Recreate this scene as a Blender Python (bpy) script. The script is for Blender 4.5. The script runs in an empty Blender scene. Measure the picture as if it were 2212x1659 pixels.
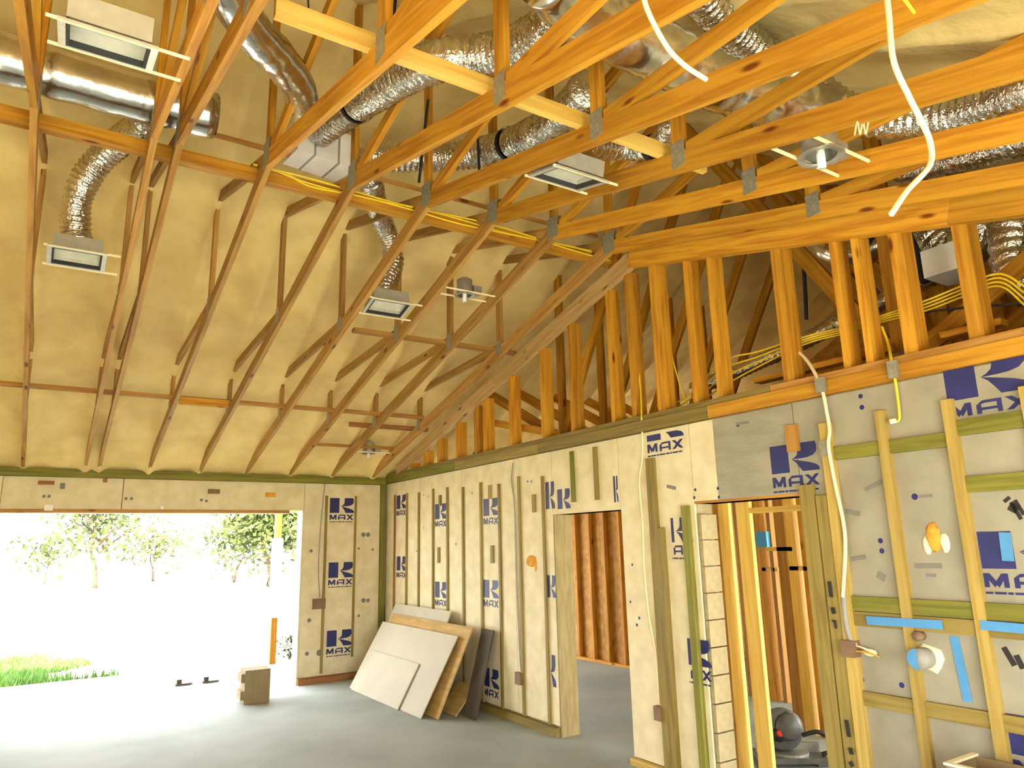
import bpy, math, random
import numpy as np
from mathutils import Vector, Matrix, noise
random.seed(7)
SC = bpy.context.scene
COL = SC.collection
R = math.radians

# ------------------------------------------------------------------ camera
FPX, IW, IH = 1545.5, 2212, 1659
YAW, PITCH, ROLL = .57322, .218448, -.022984
CP = np.array([-4.414, -10.512, 1.855])
_f = np.array([math.sin(YAW)*math.cos(PITCH), math.cos(YAW)*math.cos(PITCH), math.sin(PITCH)])
_r0 = np.array([math.cos(YAW), -math.sin(YAW), 0.]); _u0 = np.cross(_r0, _f)
_r = _r0*math.cos(ROLL)+_u0*math.sin(ROLL); _u = -_r0*math.sin(ROLL)+_u0*math.cos(ROLL)
cam_d = bpy.data.cameras.new('camera'); cam = bpy.data.objects.new('camera', cam_d); COL.objects.link(cam)
cam_d.sensor_width = 36; cam_d.lens = FPX/IW*36; cam_d.clip_start = .05; cam_d.clip_end = 500
M = Matrix.Identity(4)
for i in range(3):
    M[i][0] = _r[i]; M[i][1] = _u[i]; M[i][2] = -_f[i]; M[i][3] = CP[i]
cam.matrix_world = M
SC.camera = cam

def at(px, py, axis, val):
    """where the surface axis=val stands along the sight line of a photo pixel (used to measure the place)"""
    d = _f*FPX+_r*(px-IW/2)-_u*(py-IH/2)
    t = (val-CP[axis])/d[axis]
    return Vector(CP+d*t)
def WR(px, py, X=0.): return at(px, py, 0, X)
def WB(px, py, Y=0.): return at(px, py, 1, Y)
def FL(px, py, Z=0.): return at(px, py, 2, Z)

# ------------------------------------------------------------------ world, sun, exposure
world = bpy.data.worlds.new('sky'); SC.world = world; world.use_nodes = True
bg = world.node_tree.nodes['Background']
bg.inputs[0].default_value = (.93, .97, 1.0, 1); bg.inputs[1].default_value = 5.6
sun_d = bpy.data.lights.new('sun', 'SUN'); sun_d.energy = 18; sun_d.angle = R(1.5); sun_d.color = (1, .95, .85)
sun = bpy.data.objects.new('sun', sun_d); COL.objects.link(sun)
sd = Vector((.34, .74, -.62)).normalized()
sun.rotation_euler = sd.to_track_quat('-Z', 'Y').to_euler()
SC.view_settings.view_transform = 'Standard'; SC.view_settings.look = 'None'
SC.view_settings.gamma = 1; SC.view_settings.use_curve_mapping = False
SC.view_settings.exposure = 1.4
SC.cycles.max_bounces = 10; SC.cycles.diffuse_bounces = 6; SC.cycles.glossy_bounces = 4
SC.cycles.caustics_reflective = False; SC.cycles.caustics_refractive = False
SC.cycles.sample_clamp_indirect = 8

# ------------------------------------------------------------------ materials
MATS = {}
def mat(name, col, rough=.7, metal=0., var=.0, scale=8., detail=4., bump=0., bscale=60., stretch=(1, 1, 1), col2=None, spec=.3, ramp=(.35, .65)):
    m = bpy.data.materials.new(name); m.use_nodes = True; nt = m.node_tree; N = nt.nodes; L = nt.links
    b = N['Principled BSDF']
    b.inputs['Roughness'].default_value = rough; b.inputs['Metallic'].default_value = metal
    b.inputs['Specular IOR Level'].default_value = spec
    tc = N.new('ShaderNodeTexCoord'); mp = N.new('ShaderNodeMapping'); mp.inputs['Scale'].default_value = stretch
    L.new(tc.outputs['Object'], mp.inputs['Vector'])
    c2 = col2 or tuple(max(0, c*(1-var)) for c in col)
    nz = N.new('ShaderNodeTexNoise'); nz.inputs['Scale'].default_value = scale; nz.inputs['Detail'].default_value = detail
    L.new(mp.outputs[0], nz.inputs['Vector'])
    rp = N.new('ShaderNodeValToRGB'); rp.color_ramp.elements[0].position = ramp[0]; rp.color_ramp.elements[1].position = ramp[1]
    rp.color_ramp.elements[0].color = (*c2, 1); rp.color_ramp.elements[1].color = (*col, 1)
    L.new(nz.outputs['Fac'], rp.inputs[0]); L.new(rp.outputs[0], b.inputs['Base Color'])
    if bump:
        n2 = N.new('ShaderNodeTexNoise'); n2.inputs['Scale'].default_value = bscale; n2.inputs['Detail'].default_value = 3
        L.new(mp.outputs[0], n2.inputs['Vector'])
        bp = N.new('ShaderNodeBump'); bp.inputs['Strength'].default_value = bump; bp.inputs['Distance'].default_value = .02
        L.new(n2.outputs['Fac'], bp.inputs['Height']); L.new(bp.outputs[0], b.inputs['Normal'])
    MATS[name] = m
    return m

def wood(name, col, dark, knots=True, rnd=.35):
    """lumber: grain runs along the board's own X axis; each board picks its own shift and tone"""
    m = bpy.data.materials.new(name); m.use_nodes = True; nt = m.node_tree; N = nt.nodes; L = nt.links
    b = N['Principled BSDF']; b.inputs['Roughness'].default_value = .6; b.inputs['Specular IOR Level'].default_value = .25
    tc = N.new('ShaderNodeTexCoord'); oi = N.new('ShaderNodeObjectInfo')
    add = N.new('ShaderNodeVectorMath'); add.operation = 'ADD'
    mul = N.new('ShaderNodeMath'); mul.operation = 'MULTIPLY'; mul.inputs[1].default_value = 37.
    L.new(oi.outputs['Random'], mul.inputs[0]); L.new(tc.outputs['Object'], add.inputs[0]); L.new(mul.outputs[0], add.inputs[1])
    mp = N.new('ShaderNodeMapping'); mp.inputs['Scale'].default_value = (1.3, 22, 22); L.new(add.outputs[0], mp.inputs['Vector'])
    nz = N.new('ShaderNodeTexNoise'); nz.inputs['Scale'].default_value = 1.2; nz.inputs['Detail'].default_value = 5; nz.inputs['Distortion'].default_value = .6
    L.new(mp.outputs[0], nz.inputs['Vector'])
    rp = N.new('ShaderNodeValToRGB'); rp.color_ramp.elements[0].position = .34; rp.color_ramp.elements[1].position = .6
    rp.color_ramp.elements[0].color = (*dark, 1); rp.color_ramp.elements[1].color = (*col, 1)
    L.new(nz.outputs['Fac'], rp.inputs[0])
    out = rp.outputs[0]
    if knots:
        mp2 = N.new('ShaderNodeMapping'); mp2.inputs['Scale'].default_value = (2.2, 7, 7); L.new(add.outputs[0], mp2.inputs['Vector'])
        vo = N.new('ShaderNodeTexVoronoi'); vo.inputs['Scale'].default_value = 1.; L.new(mp2.outputs[0], vo.inputs['Vector'])
        r2 = N.new('ShaderNodeValToRGB'); r2.color_ramp.elements[0].position = .07; r2.color_ramp.elements[1].position = .15
        r2.color_ramp.elements[0].color = (.22, .06, .02, 1); r2.color_ramp.elements[1].color = (1, 1, 1, 1)
        L.new(vo.outputs['Distance'], r2.inputs[0])
        mx = N.new('ShaderNodeMix'); mx.data_type = 'RGBA'; mx.blend_type = 'MULTIPLY'; mx.inputs[0].default_value = .9
        L.new(out, mx.inputs[6]); L.new(r2.outputs[0], mx.inputs[7]); out = mx.outputs[2]
    hs = N.new('ShaderNodeHueSaturation')
    mr = N.new('ShaderNodeMapRange'); mr.inputs[3].default_value = 1-rnd/2; mr.inputs[4].default_value = 1+rnd/2
    L.new(oi.outputs['Random'], mr.inputs[0]); L.new(mr.outputs[0], hs.inputs['Value']); L.new(out, hs.inputs['Color'])
    L.new(hs.outputs[0], b.inputs['Base Color'])
    MATS[name] = m
    return m

wood('pine', (.57, .275, .022), (.38, .15, .010))
wood('pine_far', (.43, .235, .06), (.29, .14, .03))  # duller brown pine for the far half of each truss
wood('pine_dull', (.44, .22, .05), (.31, .135, .025))
wood('pine_pale', (.80, .53, .13), (.68, .40, .07), knots=False)
wood('treated', (.27, .195, .05), (.185, .13, .028), knots=False)
wood('treated_green', (.20, .18, .028), (.125, .12, .015), knots=False)
wood('furring', (.46, .32, .085), (.35, .23, .05), knots=False)
wood('ledger', (.56, .35, .14), (.43, .25, .09))
wood('sill', (.34, .15, .05), (.24, .09, .03), knots=False)
mat('foam', (.84, .65, .27), .9, var=.22, scale=2.2, detail=6, bump=.7, bscale=9, col2=(.70, .515, .20))
mat('board_white', (.74, .645, .41), .65, var=.1, scale=5, col2=(.63, .535, .32), bump=.08, bscale=22)
mat('board_foil', (.365, .33, .245), .5, metal=.2, scale=3, col2=(.29, .26, .19), stretch=(1, 1, 3), bump=.12, bscale=18)
mat('block', (.40, .32, .17), .9, var=.15, scale=20, bump=.25, bscale=80)
mat('buck', (.33, .245, .105), .85, var=.25, scale=5, stretch=(1, 6, 6))
mat('concrete', (.365, .405, .375), .75, scale=1.1, detail=8, col2=(.28, .315, .295), bump=.08, bscale=30, spec=.2)
mat('concrete_out', (.25, .25, .235), .9, scale=2, col2=(.20, .20, .19), spec=.15)
mat('ink', (.028, .03, .13), .5, var=.2)
mat('ink_faint', (.22, .20, .17), .6, var=.2)
mat('marker', (.025, .02, .02), .6)
mat('steel', (.50, .50, .45), .42, metal=.75, var=.15, scale=30)
mat('plate', (.36, .34, .26), .5, metal=.5, var=.25, scale=40)
mat('galv', (.62, .61, .53), .35, metal=.6, var=.12, scale=12)
mat('liner', (.85, .82, .70), .5, metal=.2, var=.15, scale=14)
mat('gasket', (.03, .03, .03), .7)
mat('foil', (.80, .76, .69), .2, metal=1, var=.25, scale=7, bump=.75, bscale=34)
mat('foil_smooth', (.72, .70, .66), .22, metal=1, var=.25, scale=4, bump=.35, bscale=9)
mat('duct_white', (.80, .77, .72), .5, var=.1)
mat('strap', (.012, .012, .014), .6)
mat('cable_white', (.88, .74, .46), .5)
mat('cable_yellow', (.80, .56, .025), .45, var=.1)
mat('cable_black', (.03, .025, .02), .5)
mat('cable_grey', (.30, .28, .24), .5)
mat('tape_blue', (.085, .27, .52), .6, var=.12)
mat('blue_plastic', (.05, .30, .62), .4)
mat('box_brown', (.22, .13, .07), .6, var=.2)
mat('carton', (.27, .195, .095), .8, var=.12, scale=6)
mat('drywall', (.50, .455, .35), .85, var=.06, scale=3)
mat('plywood', (.50, .32, .10), .75, var=.25, scale=3, stretch=(1, 1, 8))
mat('osb', (.62, .36, .11), .8, scale=9, col2=(.46, .23, .06))
mat('dark_panel', (.085, .07, .045), .8, var=.3, scale=5)
mat('foam_orange', (.80, .36, .04), .8, var=.25, scale=20, bump=.5, bscale=40)
mat('flake', (.92, .82, .52), .8, var=.1, scale=20)
mat('red', (.62, .03, .03), .4)
mat('tool_grey', (.085, .085, .075), .45, var=.3, scale=12)
mat('tool_metal', (.33, .32, .29), .35, metal=.8)
mat('rubber', (.012, .012, .012), .6)
mat('white_wrap', (.85, .84, .8), .5)
mat('grass', (.11, .22, .04), .8, scale=1.5, col2=(.06, .135, .02))
mat('ground', (.66, .62, .5), .95, scale=.4, col2=(.58, .55, .44))
mat('leaf', (.060, .080, .012), .7, scale=2, col2=(.028, .040, .006))
mat('bark', (.075, .048, .028), .9, var=.4, scale=9)

# ------------------------------------------------------------------ helpers
def link(o, parent=None):
    COL.objects.link(o)
    if parent is not None: o.parent = parent
    return o
def tag(o, label=None, cat=None, group=None, kind=None):
    if label: o['label'] = label
    if cat: o['category'] = cat
    if group: o['group'] = group
    if kind: o['kind'] = kind
    return o
def empty(name, loc, label=None, cat=None, group=None, kind=None):
    o = bpy.data.objects.new(name, None); o.location = loc; o.empty_display_size = .05
    link(o); return tag(o, label, cat, group, kind)
def put(o, Mw, parent):
    """place o at world matrix Mw under a parent that only has a location"""
    if parent is not None:
        off = Vector((0, 0, 0)); p = parent
        while p is not None:
            Mp = p.matrix_basis
            if p is parent: acc = Mp.copy()
            else: acc = Mp @ acc
            p = p.parent
        Mw = acc.inverted() @ Mw
    o.matrix_basis = Mw
    return link(o, parent)

BOXF = [(0, 3, 2, 1), (4, 5, 6, 7), (0, 1, 5, 4), (1, 2, 6, 5), (2, 3, 7, 6), (3, 0, 4, 7)]
def box_mesh(name, lx, ly, lz, m):
    x, y, z = lx/2, ly/2, lz/2
    me = bpy.data.meshes.new(name)
    me.from_pydata([(-x, -y, -z), (x, -y, -z), (x, y, -z), (-x, y, -z), (-x, -y, z), (x, -y, z), (x, y, z), (-x, y, z)], [], BOXF)
    me.materials.append(MATS[m]); return me
def frame(d, up):
    d = Vector(d).normalized(); up = Vector(up)
    y = up.cross(d)
    if y.length < 1e-5: y = Vector((0, 1, 0)).cross(d)
    y.normalize(); z = d.cross(y)
    Mx = Matrix.Identity(4)
    for i in range(3): Mx[i][0] = d[i]; Mx[i][1] = y[i]; Mx[i][2] = z[i]
    return Mx
def board(name, p0, p1, side, depth, m, parent=None, up=(0, 0, 1), off=(0, 0, 0)):
    """lumber from p0 to p1; `depth` lies along `up` (made square), `side` across it"""
    p0, p1 = Vector(p0)+Vector(off), Vector(p1)+Vector(off); d = p1-p0
    o = bpy.data.objects.new(name, box_mesh(name, d.length, side, depth, m))
    Mx = frame(d, up); Mx.translation = (p0+p1)/2
    return put(o, Mx, parent)
def block(name, lo, hi, m, parent=None):
    """axis-aligned box; its long side is the mesh's X axis so the grain follows it"""
    lo, hi = Vector(lo), Vector(hi)
    s = [abs(hi[i]-lo[i]) for i in range(3)]; c = (lo+hi)/2
    k = s.index(max(s)); e = [Vector((1, 0, 0)), Vector((0, 1, 0)), Vector((0, 0, 1))]
    up = e[2] if k != 2 else e[0]
    h = e[k]*s[k]/2
    other = [i for i in range(3) if i != k and e[i] != up][0]
    return board(name, c-h, c+h, s[other], s[2] if k != 2 else s[0], m, parent, up)

class MB:
    def __init__(s): s.v = []; s.f = []
    def box(s, lo, hi, Mx=None):
        lo, hi = Vector(lo), Vector(hi); n = len(s.v)
        for z in (lo.z, hi.z):
            for x, y in ((lo.x, lo.y), (hi.x, lo.y), (hi.x, hi.y), (lo.x, hi.y)):
                p = Vector((x, y, z)); s.v.append(tuple(Mx @ p if Mx else p))
        s.f += [tuple(n+i for i in q) for q in BOXF]; return s
    def tube(s, path, rad, n=8, cap=True):
        path = [Vector(p) for p in path]; base = len(s.v); prev = None
        for i, p in enumerate(path):
            t = (path[min(i+1, len(path)-1)]-path[max(i-1, 0)]).normalized()
            if prev is None:
                a = Vector((0, 0, 1)) if abs(t.z) < .9 else Vector((1, 0, 0))
                x = (a-t*a.dot(t)).normalized()
            else: x = (prev-t*prev.dot(t)).normalized()
            prev = x; y = t.cross(x); r = rad[i] if hasattr(rad, '__len__') else rad
            for k in range(n):
                an = 2*math.pi*k/n; s.v.append(tuple(p+x*math.cos(an)*r+y*math.sin(an)*r))
        for i in range(len(path)-1):
            for k in range(n):
                a = base+i*n+k; b = base+i*n+(k+1) % n
                s.f.append((a, b, b+n, a+n))
        if cap:
            s.f.append(tuple(base+k for k in range(n))[::-1]); e = base+(len(path)-1)*n
            s.f.append(tuple(e+k for k in range(n)))
        return s
    def lathe(s, prof, n=20, Mx=None):
        base = len(s.v)
        for r, z in prof:
            for k in range(n):
                an = 2*math.pi*k/n; p = Vector((r*math.cos(an), r*math.sin(an), z)); s.v.append(tuple(Mx @ p if Mx else p))
        for i in range(len(prof)-1):
            for k in range(n):
                a = base+i*n+k; b = base+i*n+(k+1) % n; s.f.append((a, b, b+n, a+n))
        return s
    def prism(s, poly, o, u, v, th, w=None):
        """polygon (list of 2-D points) laid on plane o+u*x+v*y, given thickness th along w"""
        o, u, v = Vector(o), Vector(u), Vector(v); w = Vector(w) if w else u.cross(v).normalized(); n = len(s.v); k = len(poly)
        for t in (0, th):
            for x, y in poly: s.v.append(tuple(o+u*x+v*y+w*t))
        s.f.append(tuple(n+i for i in range(k))[::-1]); s.f.append(tuple(n+k+i for i in range(k)))
        for i in range(k): j = (i+1) % k; s.f.append((n+i, n+j, n+k+j, n+k+i))
        return s
    def build(s, name, m, parent=None, smooth=False, origin=None):
        o0 = Vector(origin) if origin is not None else (Vector(s.v[0]) if False else sum((Vector(p) for p in s.v), Vector())/max(1, len(s.v)))
        me = bpy.data.meshes.new(name); me.from_pydata([tuple(Vector(p)-o0) for p in s.v], [], s.f); me.materials.append(MATS[m])
        if smooth:
            for p in me.polygons: p.use_smooth = True
        me.validate(); me.update()
        o = bpy.data.objects.new(name, me); return put(o, Matrix.Translation(o0), parent)

def spline(pts, n=12):
    pts = [Vector(p) for p in pts]; out = []
    P = [pts[0]*2-pts[1]]+pts+[pts[-1]*2-pts[-2]]
    for i in range(1, len(P)-2):
        a, b, c, d = P[i-1:i+3]
        for k in range(n):
            t = k/n
            out.append(.5*((2*b)+(c-a)*t+(2*a-5*b+4*c-d)*t*t+(3*b-a-3*c+d)*t**3))
    out.append(pts[-1]); return out
def resample(path, step):
    out = [path[0].copy()]; acc = 0.
    for a, b in zip(path, path[1:]):
        L_ = (b-a).length
        while acc+L_ >= step and L_ > 1e-9:
            t = (step-acc)/L_; a = a.lerp(b, t); out.append(a.copy()); L_ = (b-a).length; acc = 0.
        acc += L_
    return out
def cable(name, pts, r, m, label, cat='cable', group=None, parent=None, n=10, sides=6):
    o = MB().tube(spline(pts, n), r, sides).build(name, m, parent, True)
    if label: tag(o, label, cat, group)
    return o

# ------------------------------------------------------------------ dimensions of the place
PH = 2.794            # underside of the wall plates
PK = -5.80            # Y of the vault's peak
def zc(Y):            # underside of the trusses' bottom chords
    return 4.45-(.272 if Y > PK else .25)*abs(Y-PK)
def zf(Y):            # underside of the foam on the roof deck
    return 6.12-.552*abs(Y-PK)
XL, XR, YF = -6.4, 6.2, -11.6

# ------------------------------------------------------------------ floor, slab and ground
fl = MB().box((XL-.2, YF-.2, -.15), (XR+.2, .2, 0)).build('floor', 'concrete'); tag(fl, 'bare grey concrete slab floor', kind='structure')
pd = MB().box((XL-2, .2, -.17), (1.2, 2.75, -.012)).build('porch_slab', 'concrete_out'); tag(pd, 'pale concrete apron outside the wide opening', kind='structure')
gd = MB().box((-90, 2.75, -.4), (90, 120, -.06)).build('ground', 'ground'); tag(gd, 'bright sunlit ground outside', kind='structure')
gd2 = MB().box((-90, -60, -.4), (90, 2.75, -.2)).build('ground', 'ground'); tag(gd2, 'ground around the building', kind='structure')

# ------------------------------------------------------------------ foam-covered roof
FOAM_X = [-5.94, -5.33, -4.72, -4.07, -3.92, -3.35, -2.73, -2.12, -1.51, -.89, -.25, .55, 1.17, 1.79, 2.41, 3.03, 3.65, 4.27, 4.9, 5.5]
def foam_slope(name, sgn, label):
    nx, ny = 300, 80; x0, x1 = XL-.2, XR+.2; v = []; f = []
    for j in range(ny+1):
        Y = PK+sgn*(6.35*j/ny)
        for i in range(nx+1):
            X = x0+(x1-x0)*i/nx
            dt = min(abs(X-q) for q in FOAM_X)
            cre = max(0., 1-dt/.16)             # foam climbs beside each truss
            d = .085*cre**2+.05*(noise.noise((X*1.3, Y*1.3, 3.1))+.6*noise.noise((X*3.4, Y*3.0, 9.))+.25*noise.noise((X*9, Y*8, 1.)))
            if j > ny*.86: d += .05*(j/ny-.86)/.14*(.6+.6*noise.noise((X*2, 0, 5)))
            v.append((X, Y, zf(Y)-d))
    for j in range(ny):
        for i in range(nx):
            a = j*(nx+1)+i; q = (a, a+1, a+nx+2, a+nx+1)
            f.append(q if sgn < 0 else q[::-1])
    me = bpy.data.meshes.new(name); me.from_pydata(v, [], f); me.materials.append(MATS['foam'])
    for p in me.polygons: p.use_smooth = True
    o = bpy.data.objects.new(name, me); link(o); tag(o, label, kind='structure'); return o
ce = foam_slope('ceiling', 1, 'tan spray foam on the roof slope above the wide opening')
ce2 = foam_slope('ceiling', -1, 'tan spray foam on the roof slope overhead')
dk = MB()
for s in (1, -1):
    Y1 = PK+s*6.75
    a = (XL-.3, PK, 6.42); b = (XR+.3, PK, 6.42); c = (XR+.3, Y1, 6.42-.552*6.75); d = (XL-.3, Y1, 6.42-.552*6.75)
    n = len(dk.v); dk.v += [a, b, c, d]; dk.f.append((n, n+1, n+2, n+3))
ro = dk.build('roof_deck', 'osb'); tag(ro, 'sheathed roof deck above the foam', kind='structure')

pr = MB().box((-1.25, .22, 2.98), (3.5, 2.95, 3.08)).build('porch_roof', 'pine_dull'); tag(pr, 'timber porch roof outside the wide opening', kind='structure')
# ------------------------------------------------------------------ back wall with the wide opening
OX0, OX1, OZ = -4.90, -1.275, 2.385
wb = MB()
for lo, hi in [((XL, .02, 0), (OX0, .22, PH)), ((OX1, .02, 0), (.22, .22, PH)), ((OX0, .02, OZ), (OX1, .22, PH)),
               ((.22, .02, 0), (.7, .22, PH)), ((2.7, .02, 0), (XR, .22, PH)), ((.7, .02, 2.4), (2.7, .22, PH))]:  # unseen opening added here so daylight reaches the room behind the first doorway
    wb.box(lo, hi)
wall_back = wb.build('wall_back', 'block', origin=(0, 0, 0)); tag(wall_back, 'block wall with the wide open doorway', kind='structure')
for x0, x1, z0, z1 in [(-1.275, -.06, .09, PH-.02), (XL, OX0, .0, PH-.02), (-3.62, OX1, OZ, PH-.02), (OX0, -3.626, OZ, PH-.02)]:
    block('insulation_board', (x0+.003, 0, z0), (x1-.003, .018, z1), 'board_white', wall_back)
block('opening_lining', (OX1-.02, -.004, 0), (OX1, .24, OZ), 'board_white', wall_back)
block('top_plate', (XL, -.04, PH-.015), (0, .2, PH+.045), 'treated_green', wall_back)
block('top_plate', (XL, -.025, PH+.047), (0, .2, PH+.09), 'treated_green', wall_back)
block('opening_header', (OX0, -.01, OZ-.045), (OX1-.21, .2, OZ-.002), 'pine_dull', wall_back)
block('corner_stud', (-.105, -.045, .1), (-.03, 0, PH-.02), 'treated_green', wall_back)
for px, w in ((705, .035), (768, .03)):
    p = WB(px, 1090); t = .12 if px == 705 else .3
    block('furring_strip', (p.x-w/2, -.022, t), (p.x+w/2, 0, 2.60), 'treated', wall_back)
bb = MB().box((OX1, -.045, 0), (-.02, 0, .085)).build('baseboard_back', 'sill'); tag(bb, 'dark brown bottom plate under the wall beside the opening', kind='structure')
for px, py, w, h, m in [(100, 1043, .17, .045, 'sill'), (462, 1062, .15, .06, 'box_brown'), (584, 1069, .14, .06, 'foam_orange'), (227, 1038, .05, .05, 'sill'), (135, 1050, .05, .07, 'ink_faint')]:
    p = WB(px, py); block('strap_end', (p.x-w/2, -.02, p.z-h/2), (p.x+w/2, -.0005, p.z+h/2), m, wall_back)

for px, dx, dz in ((105, .09, .07), (350, .03, .04)):
    p = WB(px, 1097); block('loose_flap', (p.x-dx/2, -.016, p.z-dz/2), (p.x+dx/2, -.012, p.z+dz/2), 'white_wrap', wall_back)
# ------------------------------------------------------------------ right wall: block core, insulation boards, furring
D1, D2, DZ = (-4.40, -5.46), (-6.36, -7.36), 2.13
TH = .22
wr = MB()
for y0, y1, z0, z1 in [(.02, D1[0]+.02, 0, PH), (D1[1], D2[0]+.02, 0, PH), (D2[1], YF, 0, PH), (D1[0], D1[1], DZ, PH), (D2[0], D2[1], DZ, PH)]:
    wr.box((.02, y1, z0), (TH, y0, z1))
wall_right = wr.build('wall_right', 'block', origin=(0, 0, 0)); tag(wall_right, 'long block wall with two doorways', kind='structure')
def rboard(y0, y1, z0, z1, m): block('insulation_board', (0, y1+.003, z0), (.018, y0-.003, z1), m, wall_right)
for y0, y1 in [(-.02, -1.22), (-1.22, -2.44), (-2.44, -3.66), (-3.66, D1[0])]: rboard(y0, y1, .10, PH-.01, 'board_white')
rboard(D1[0], D1[1], DZ+.02, PH-.01, 'board_white'); rboard(D1[1], D2[0], .06, PH-.01, 'board_white')
rboard(D2[0], -6.62, DZ+.02, PH-.01, 'board_white'); rboard(-6.62, D2[1], DZ+.02, PH-.01, 'board_foil')
for y0, y1 in [(D2[1], -8.42), (-8.42, -9.64), (-9.64, YF)]: rboard(y0, y1, .06, PH-.01, 'board_foil')
# top plates: three lengths, olive then orange, two layers
for y0, y1, m in [(.0, -2.3, 'treated_green'), (-2.3, -4.2, 'treated'), (-4.2, -6.6, 'treated'), (-6.6, -9.2, 'pine'), (-9.2, YF, 'pine')]:
    block('top_plate', (-.03, y1+.002, PH), (TH, y0-.002, PH+.10), m, wall_right)
for y0, y1, m in [(.0, -3.4, 'treated'), (-3.4, -7.2, 'treated'), (-7.2, YF, 'pine_dull')]:
    block('top_plate', (-.015, y1+.002, PH+.104), (TH, y0-.002, PH+.15), m, wall_right)
ZP = PH+.15
block('bottom_plate', (-.05, D1[0], 0), (0, -.05, .085), 'treated', wall_right)
block('bottom_plate', (-.05, D2[0], 0), (0, D1[1], .055), 'furring', wall_right)
block('bottom_plate', (-.05, YF, 0), (0, D2[1], .055), 'furring', wall_right)
def strip(Y, z0, z1, w=.036, m='treated', t=.03, name='furring_strip'):
    return block(name, (-t, Y-w/2, z0), (-.0005, Y+w/2, z1), m, wall_right)
for px, t in [(854, 2.60), (880, 2.60), (906, 2.58), (937, 2.60), (968, 2.59), (1002, 2.56), (1041, 2.58), (1081, 2.53), (1125, 2.58), (1177, 2.54)]:
    strip(WR(px, 1150).y, .087, t, .036, 'treated' if px != 854 else 'sill', .022)
for px0, z0, z1 in [(952, 2.36, 2.50), (1060, 2.37, 2.53), (1155, 2.17, 2.36), (949, 1.62, 1.82), (1063, 1.63, 1.83)]:
    strip(WR(px0, 1080).y, z0, z1, .055, 'treated', .02, 'furring_block')
strip(-4.775, 2.237, 2.744, .05, 'treated_green', .025, 'furring_block'); strip(-5.145, 2.237, 2.744, .05, 'treated', .025, 'furring_block')
# door linings
block('door_lining', (.0, D1[0]-.02, 0), (TH, D1[0], DZ), 'buck', wall_right)
block('door_lining', (.0, D1[1], DZ), (TH, D1[0], DZ+.02), 'board_white', wall_right)
block('door_lining', (.0, D2[1], DZ), (TH, D2[0], DZ+.02), 'pine_dull', wall_right)
for k in range(10):       # block courses seen in the jamb of the second doorway
    block('jamb_block', (.03, D2[0]-.03, .205*k+.004), (TH-.01, D2[0]+.02, .205*k+.198), 'block', wall_right)
# strips on the piece of wall between the doorways
strip(-5.90, .057, 2.55, .10, 'treated', .03); strip(-5.985, .057, 1.95, .055, 'treated', .045); strip(-6.28, .057, 2.12, .065, 'treated_green', .045)
# frame right of the second doorway
strip(-7.42, .057, 2.20, .11, 'treated', .035); strip(-7.53, .057, 2.12, .09, 'treated', .03)
strip(-7.62, .057, 2.60, .075, 'furring', .045)
strip(-8.01, .057, 2.62, .062, 'furring', .04); strip(-8.42, .057, 2.62, .062, 'furring', .04)
strip(-8.83, .057, 2.62, .062, 'furring', .04); strip(-9.24, .057, 2.62, .062, 'furring', .04); strip(-9.7, .057, 2.62, .062, 'furring', .04)
def blk(y0, y1, z0, z1, m, t=.028): block('nailing_block', (-t, y1, z0), (-.0005, y0, z1), m, wall_right)
for y0, y1 in [(-7.66, -7.978), (-8.042, -8.388)]: blk(y0, y1, 2.345, 2.43, 'treated_green')
for y0, y1 in [(-8.452, -8.798), (-8.862, -9.2)]: blk(y0, y1, 2.40, 2.49, 'treated_green'); blk(y0, y1, 2.075, 2.165, 'treated_green')
for y0, y1 in [(-7.66, -7.978), (-8.042, -8.388), (-8.452, -8.798), (-8.862, -9.2)]:
    blk(y0, y1, 1.385, 1.475, 'treated_green'); blk(y0, y1, 1.295, 1.38, 'treated'); blk(y0, y1, .82, .905, 'treated')
# lumber scrap nailed above the second doorway
p = WR(1712, 930); strip(p.y, 2.44, 2.63, .10, 'pine_dull', .02, 'furring_block')

# ------------------------------------------------------------------ print on the boards
LB = [(0, 0), (.39, 0), (.39, 1), (0, 1)]
LU = [(.45, .45), (.62, .45), (.78, .47), (.90, .53), (.97, .65), (.98, .85), (.96, 1.0), (.60, 1.0), (.60, .72), (.58, .60), (.52, .51)]
LL = [(.45, .45), (.53, .34), (.60, .17), (.66, 0), (1.0, 0), (1.0, .10), (.95, .20), (.82, .29), (.62, .38)]
def _st(a, b, w):
    """one thick pen stroke of a letter as a quad"""
    a, b = Vector((*a, 0)), Vector((*b, 0)); d = (b-a).normalized(); n = Vector((-d.y, d.x, 0))*w/2
    return [(q.x, q.y) for q in (a-n, b-n, b+n, a+n)]
def word_max():
    P = []
    P += [[(0, 0), (.06, 0), (.06, 1), (0, 1)], [(.0, 1), (.075, 1), (.165, .30), (.12, .0)], [(.215, 1), (.29, 1), (.17, .0), (.125, .30)], [(.23, 0), (.29, 0), (.29, 1), (.23, 1)]]
    P += [[(.35, 0), (.41, 0), (.41, .74), (.35, .68)], [(.35, .68), (.41, .74), (.46, .79), (.43, 1.0)], [(.43, 1), (.46, .79), (.60, .79), (.60, 1)], [(.60, 0), (.66, 0), (.66, 1), (.60, 1)], [(.41, .26), (.60, .26), (.60, .46), (.41, .46)]]
    P += [[(.70, 0), (.785, 0), (1.0, 1), (.915, 1)], [(.915, 0), (1.0, 0), (.785, 1), (.70, 1)]]
    return P
MAXP = word_max()
TINY = [[(x, 0), (x+w_, 0), (x+w_, 1), (x, 1)] for x, w_ in [(0, .09), (.11, .14), (.27, .06), (.35, .17), (.54, .1), (.66, .05), (.73, .15), (.90, .09)]]
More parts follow.
